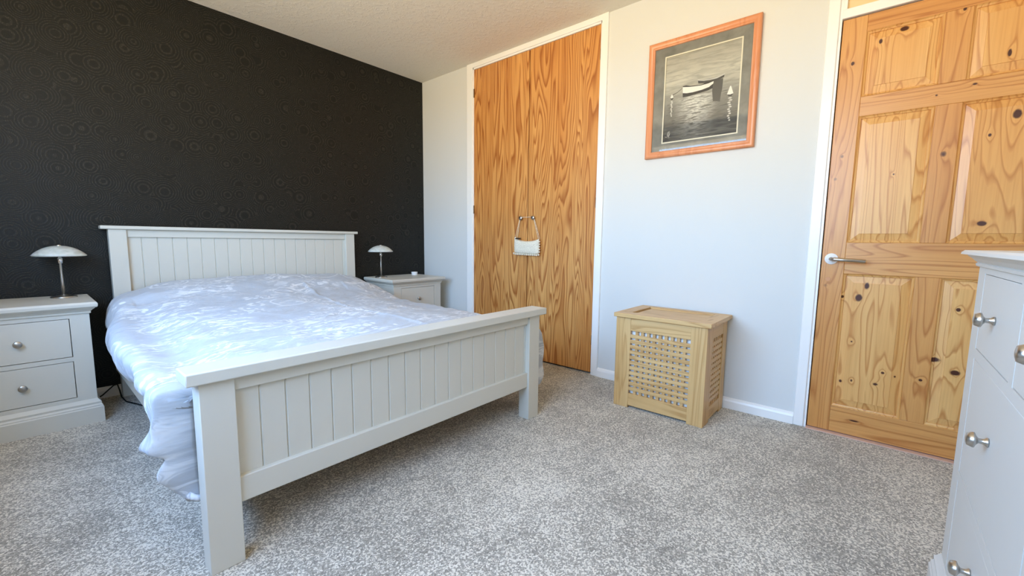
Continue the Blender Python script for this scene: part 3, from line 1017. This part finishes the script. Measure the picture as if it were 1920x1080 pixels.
INK, PALE, GREY, MIDG = P_('paint_black', lin(26, 26, 26)), P_('paint_white', lin(240, 238, 228)), P_('paint_grey', lin(110, 108, 100)), P_('paint_dark', lin(58, 57, 54))
LIGHT = P_('paint_light', lin(204, 202, 192))
stroke('far_boat_reflection', [(.655, .60), (.79, .62), (.785, .51), (.77, .44), (.766, .374), (.70, .385), (.675, .389), (.658, .496)], P_('paint_shadow', lin(76, 75, 70)), -.0080)
stroke('far_boat', [(.458, .662), (.544, .642), (.62, .638), (.707, .640), (.805, .662), (.80, .63), (.749, .613), (.67, .600), (.56, .605), (.468, .621)], MIDG, -.0083)
stroke('far_boat_rim', [(.455, .672), (.468, .664), (.544, .648), (.62, .643), (.707, .646), (.812, .668), (.805, .655), (.707, .632), (.62, .631), (.544, .636), (.46, .654)], LIGHT, -.0085)
stroke('near_boat_shadow', [(.257, .553), (.337, .540), (.51, .545), (.663, .58), (.66, .535), (.60, .520), (.51, .512), (.34, .500), (.261, .500)], INK, -.0084)
stroke('near_boat', [(.254, .618), (.355, .603), (.505, .592), (.60, .597), (.67, .610), (.667, .585), (.613, .555), (.52, .541), (.40, .535), (.315, .538), (.259, .549)], PALE, -.0087)
stroke('near_boat_interior', [(.254, .628), (.30, .630), (.36, .613), (.505, .600), (.60, .604), (.672, .618), (.672, .611), (.60, .597), (.505, .592), (.355, .603), (.254, .618)], INK, -.0090)
stroke('mooring_rope', [(.11, .556), (.18, .572), (.25, .610), (.25, .606), (.18, .567), (.11, .550)], INK, -.0086)
for fx, wd, zt, zb_ in ((.104, .046, .545, .29), (.890, .078, .455, .125)):
    big = wd > .06
    stroke('mooring_post', [(fx - wd * .5, zt - .022), (fx - wd * .08, zt + (.062 if big else .014)), (fx + wd * .08, zt + (.062 if big else .014)), (fx + wd * .5, zt - .022), (fx, zt - .030)], PALE, -.0086)
    stroke('mooring_post_shadow', [(fx - wd * .45, zt - .026), (fx, zt - .032), (fx + wd * .45, zt - .026), (fx + wd * .2, zt - .048), (fx - wd * .2, zt - .048)], INK, -.0089)
    nn = 11
    for k in range(nn):
        z_ = zt - .066 - k * (zt - .066 - zb_) / nn
        w_ = wd * (.32 - .014 * k)
        ox = wd * .13 * math.sin(k * 2.1)
        stroke('reflection_stroke', [(fx - w_ + ox, z_), (fx + ox, z_ + .010), (fx + w_ + ox, z_ + .003), (fx + w_ * .7 + ox, z_ - .009), (fx - w_ * .6 + ox, z_ - .008)], LIGHT, -.0085)
bm = bmesh.new()
tube(bm, [(-.0085, AX(p), AZ(q)) for p, q in ((.03, .07), (.05, .06), (.07, .075), (.085, .13), (.07, .12), (.06, .08), (.085, .065), (.10, .10), (.095, .13), (.09, .09), (.075, .05), (.10, .055))], .0009, 5)
bmesh.ops.translate(bm, verts=bm.verts, vec=-pic.location)
obj('signature', bm, PALE, art)
t = NT('picture_glass')
t.t.nodes.remove(t.b)
tr = t.n('BsdfTransparent', {0: (1, 1, 1, 1)}); gl = t.n('BsdfGlossy', {'Roughness': .03})
fr_ = t.n('Fresnel', {0: 1.45})
mx_ = t.n('MixShader', {0: fr_.outputs[0], 1: tr.outputs[0], 2: gl.outputs[0]})
t.t.links.new(mx_.outputs[0], t.t.nodes['Material Output'].inputs[0])
bm = bmesh.new(); box(bm, -.0165, -.0150, iy0 - .0005, iy1 + .0005, iz0 + .0005, iz1 - .0005)
part('glass', bm, t.m, pic)

# ------------------------------------------------------------------ little bag on the wardrobe knobs
t = NT('cream_bag_cloth')
bn = t.noise(t.coord(), 160, 3, .6)
t.bump(bn, .3, .002)
MAT['bag'] = t.set(Base_Color=t.ramp(bn, [(.35, lin(212, 202, 180)), (.65, lin(242, 234, 214))]), Roughness=.9)
bag = empty('handbag', (-.02, -1.31, .90), 'small cream cloth shoulder bag with bobble trim hanging from the wardrobe knobs', 'handbag')
bm = bmesh.new()
NX, NZ = 34, 16
sides = []
for s in (1, -1):
    g_ = []
    for i in range(NX + 1):
        a = i / NX
        y = -1.186 - a * .248
        ztop = .955 + .014 * (abs(a - .5) * 2) ** 3 - .010 * math.sin(a * PI) - .006 * a + (.010 if a < .08 else 0)
        zbot = .843 + .012 * (max(0, abs(a - .5) * 2 - .7) / .3) ** 2 - .004 * a
        row_ = []
        for k in range(NZ + 1):
            b = k / NZ
            z = zbot + (ztop - zbot) * b
            bul = (max(0, 1 - (2 * a - 1) ** 4) * max(0, 1 - (2 * b - 1) ** 4)) ** .5 * .021
            bul += .002 * noise.noise(Vector((a * 7, b * 5, s))) * (bul > .004)
            row_.append(bm.verts.new((-.024 - s * bul, y, z)))
        g_.append(row_)
    for i in range(NX):
        for k in range(NZ):
            f = bm.faces.new((g_[i][k], g_[i + 1][k], g_[i + 1][k + 1], g_[i][k + 1]))
            f.smooth = True
bmesh.ops.remove_doubles(bm, verts=bm.verts, dist=.0008)
part('pouch', bm, MAT['bag'], bag)
bm = bmesh.new()
for k in range(14):
    y = -1.188 - k * .0188
    bmesh.ops.create_icosphere(bm, subdivisions=2, radius=.0082, matrix=Matrix.Translation((-.030, y, .8395 - .0003 * k + .004 * (k in (0, 13)))))
for k in range(5):
    bmesh.ops.create_icosphere(bm, subdivisions=2, radius=.006, matrix=Matrix.Translation((-.026, -1.4375, .86 + k * .0195)))
part('bobble_trim', bm, MAT['bag'], bag, True)
bm = bmesh.new()
box(bm, -.048, -.040, -1.212, -1.236, .956, .962, 0, .001); box(bm, -.030, -.022, -1.205, -1.25, .958, .966, 0, .001)
part('zip', bm, plain('dark_zip', lin(70, 60, 50), .4, .5), bag)
bm = bmesh.new()
tube(bm, [(-.024, -1.193, .962), (-.022, -1.215, 1.04), (-.016, -1.2335, 1.110), (-.0165, -1.2345, 1.1225), (-.0165, -1.243, 1.1265), (-.016, -1.30, 1.1255), (-.0165, -1.360, 1.1265),
          (-.0165, -1.3695, 1.1215), (-.018, -1.376, 1.10), (-.022, -1.400, 1.03), (-.024, -1.424, .962)], .0016, 6)
tube(bm, [(-.020, -1.209, .962), (-.019, -1.226, 1.04), (-.0165, -1.2350, 1.108), (-.016, -1.236, 1.118)], .0014, 6)
tube(bm, [(-.020, -1.433, .962), (-.019, -1.405, 1.04), (-.0165, -1.377, 1.108), (-.016, -1.369, 1.118)], .0014, 6)
part('strap', bm, MAT['bag'], bag)
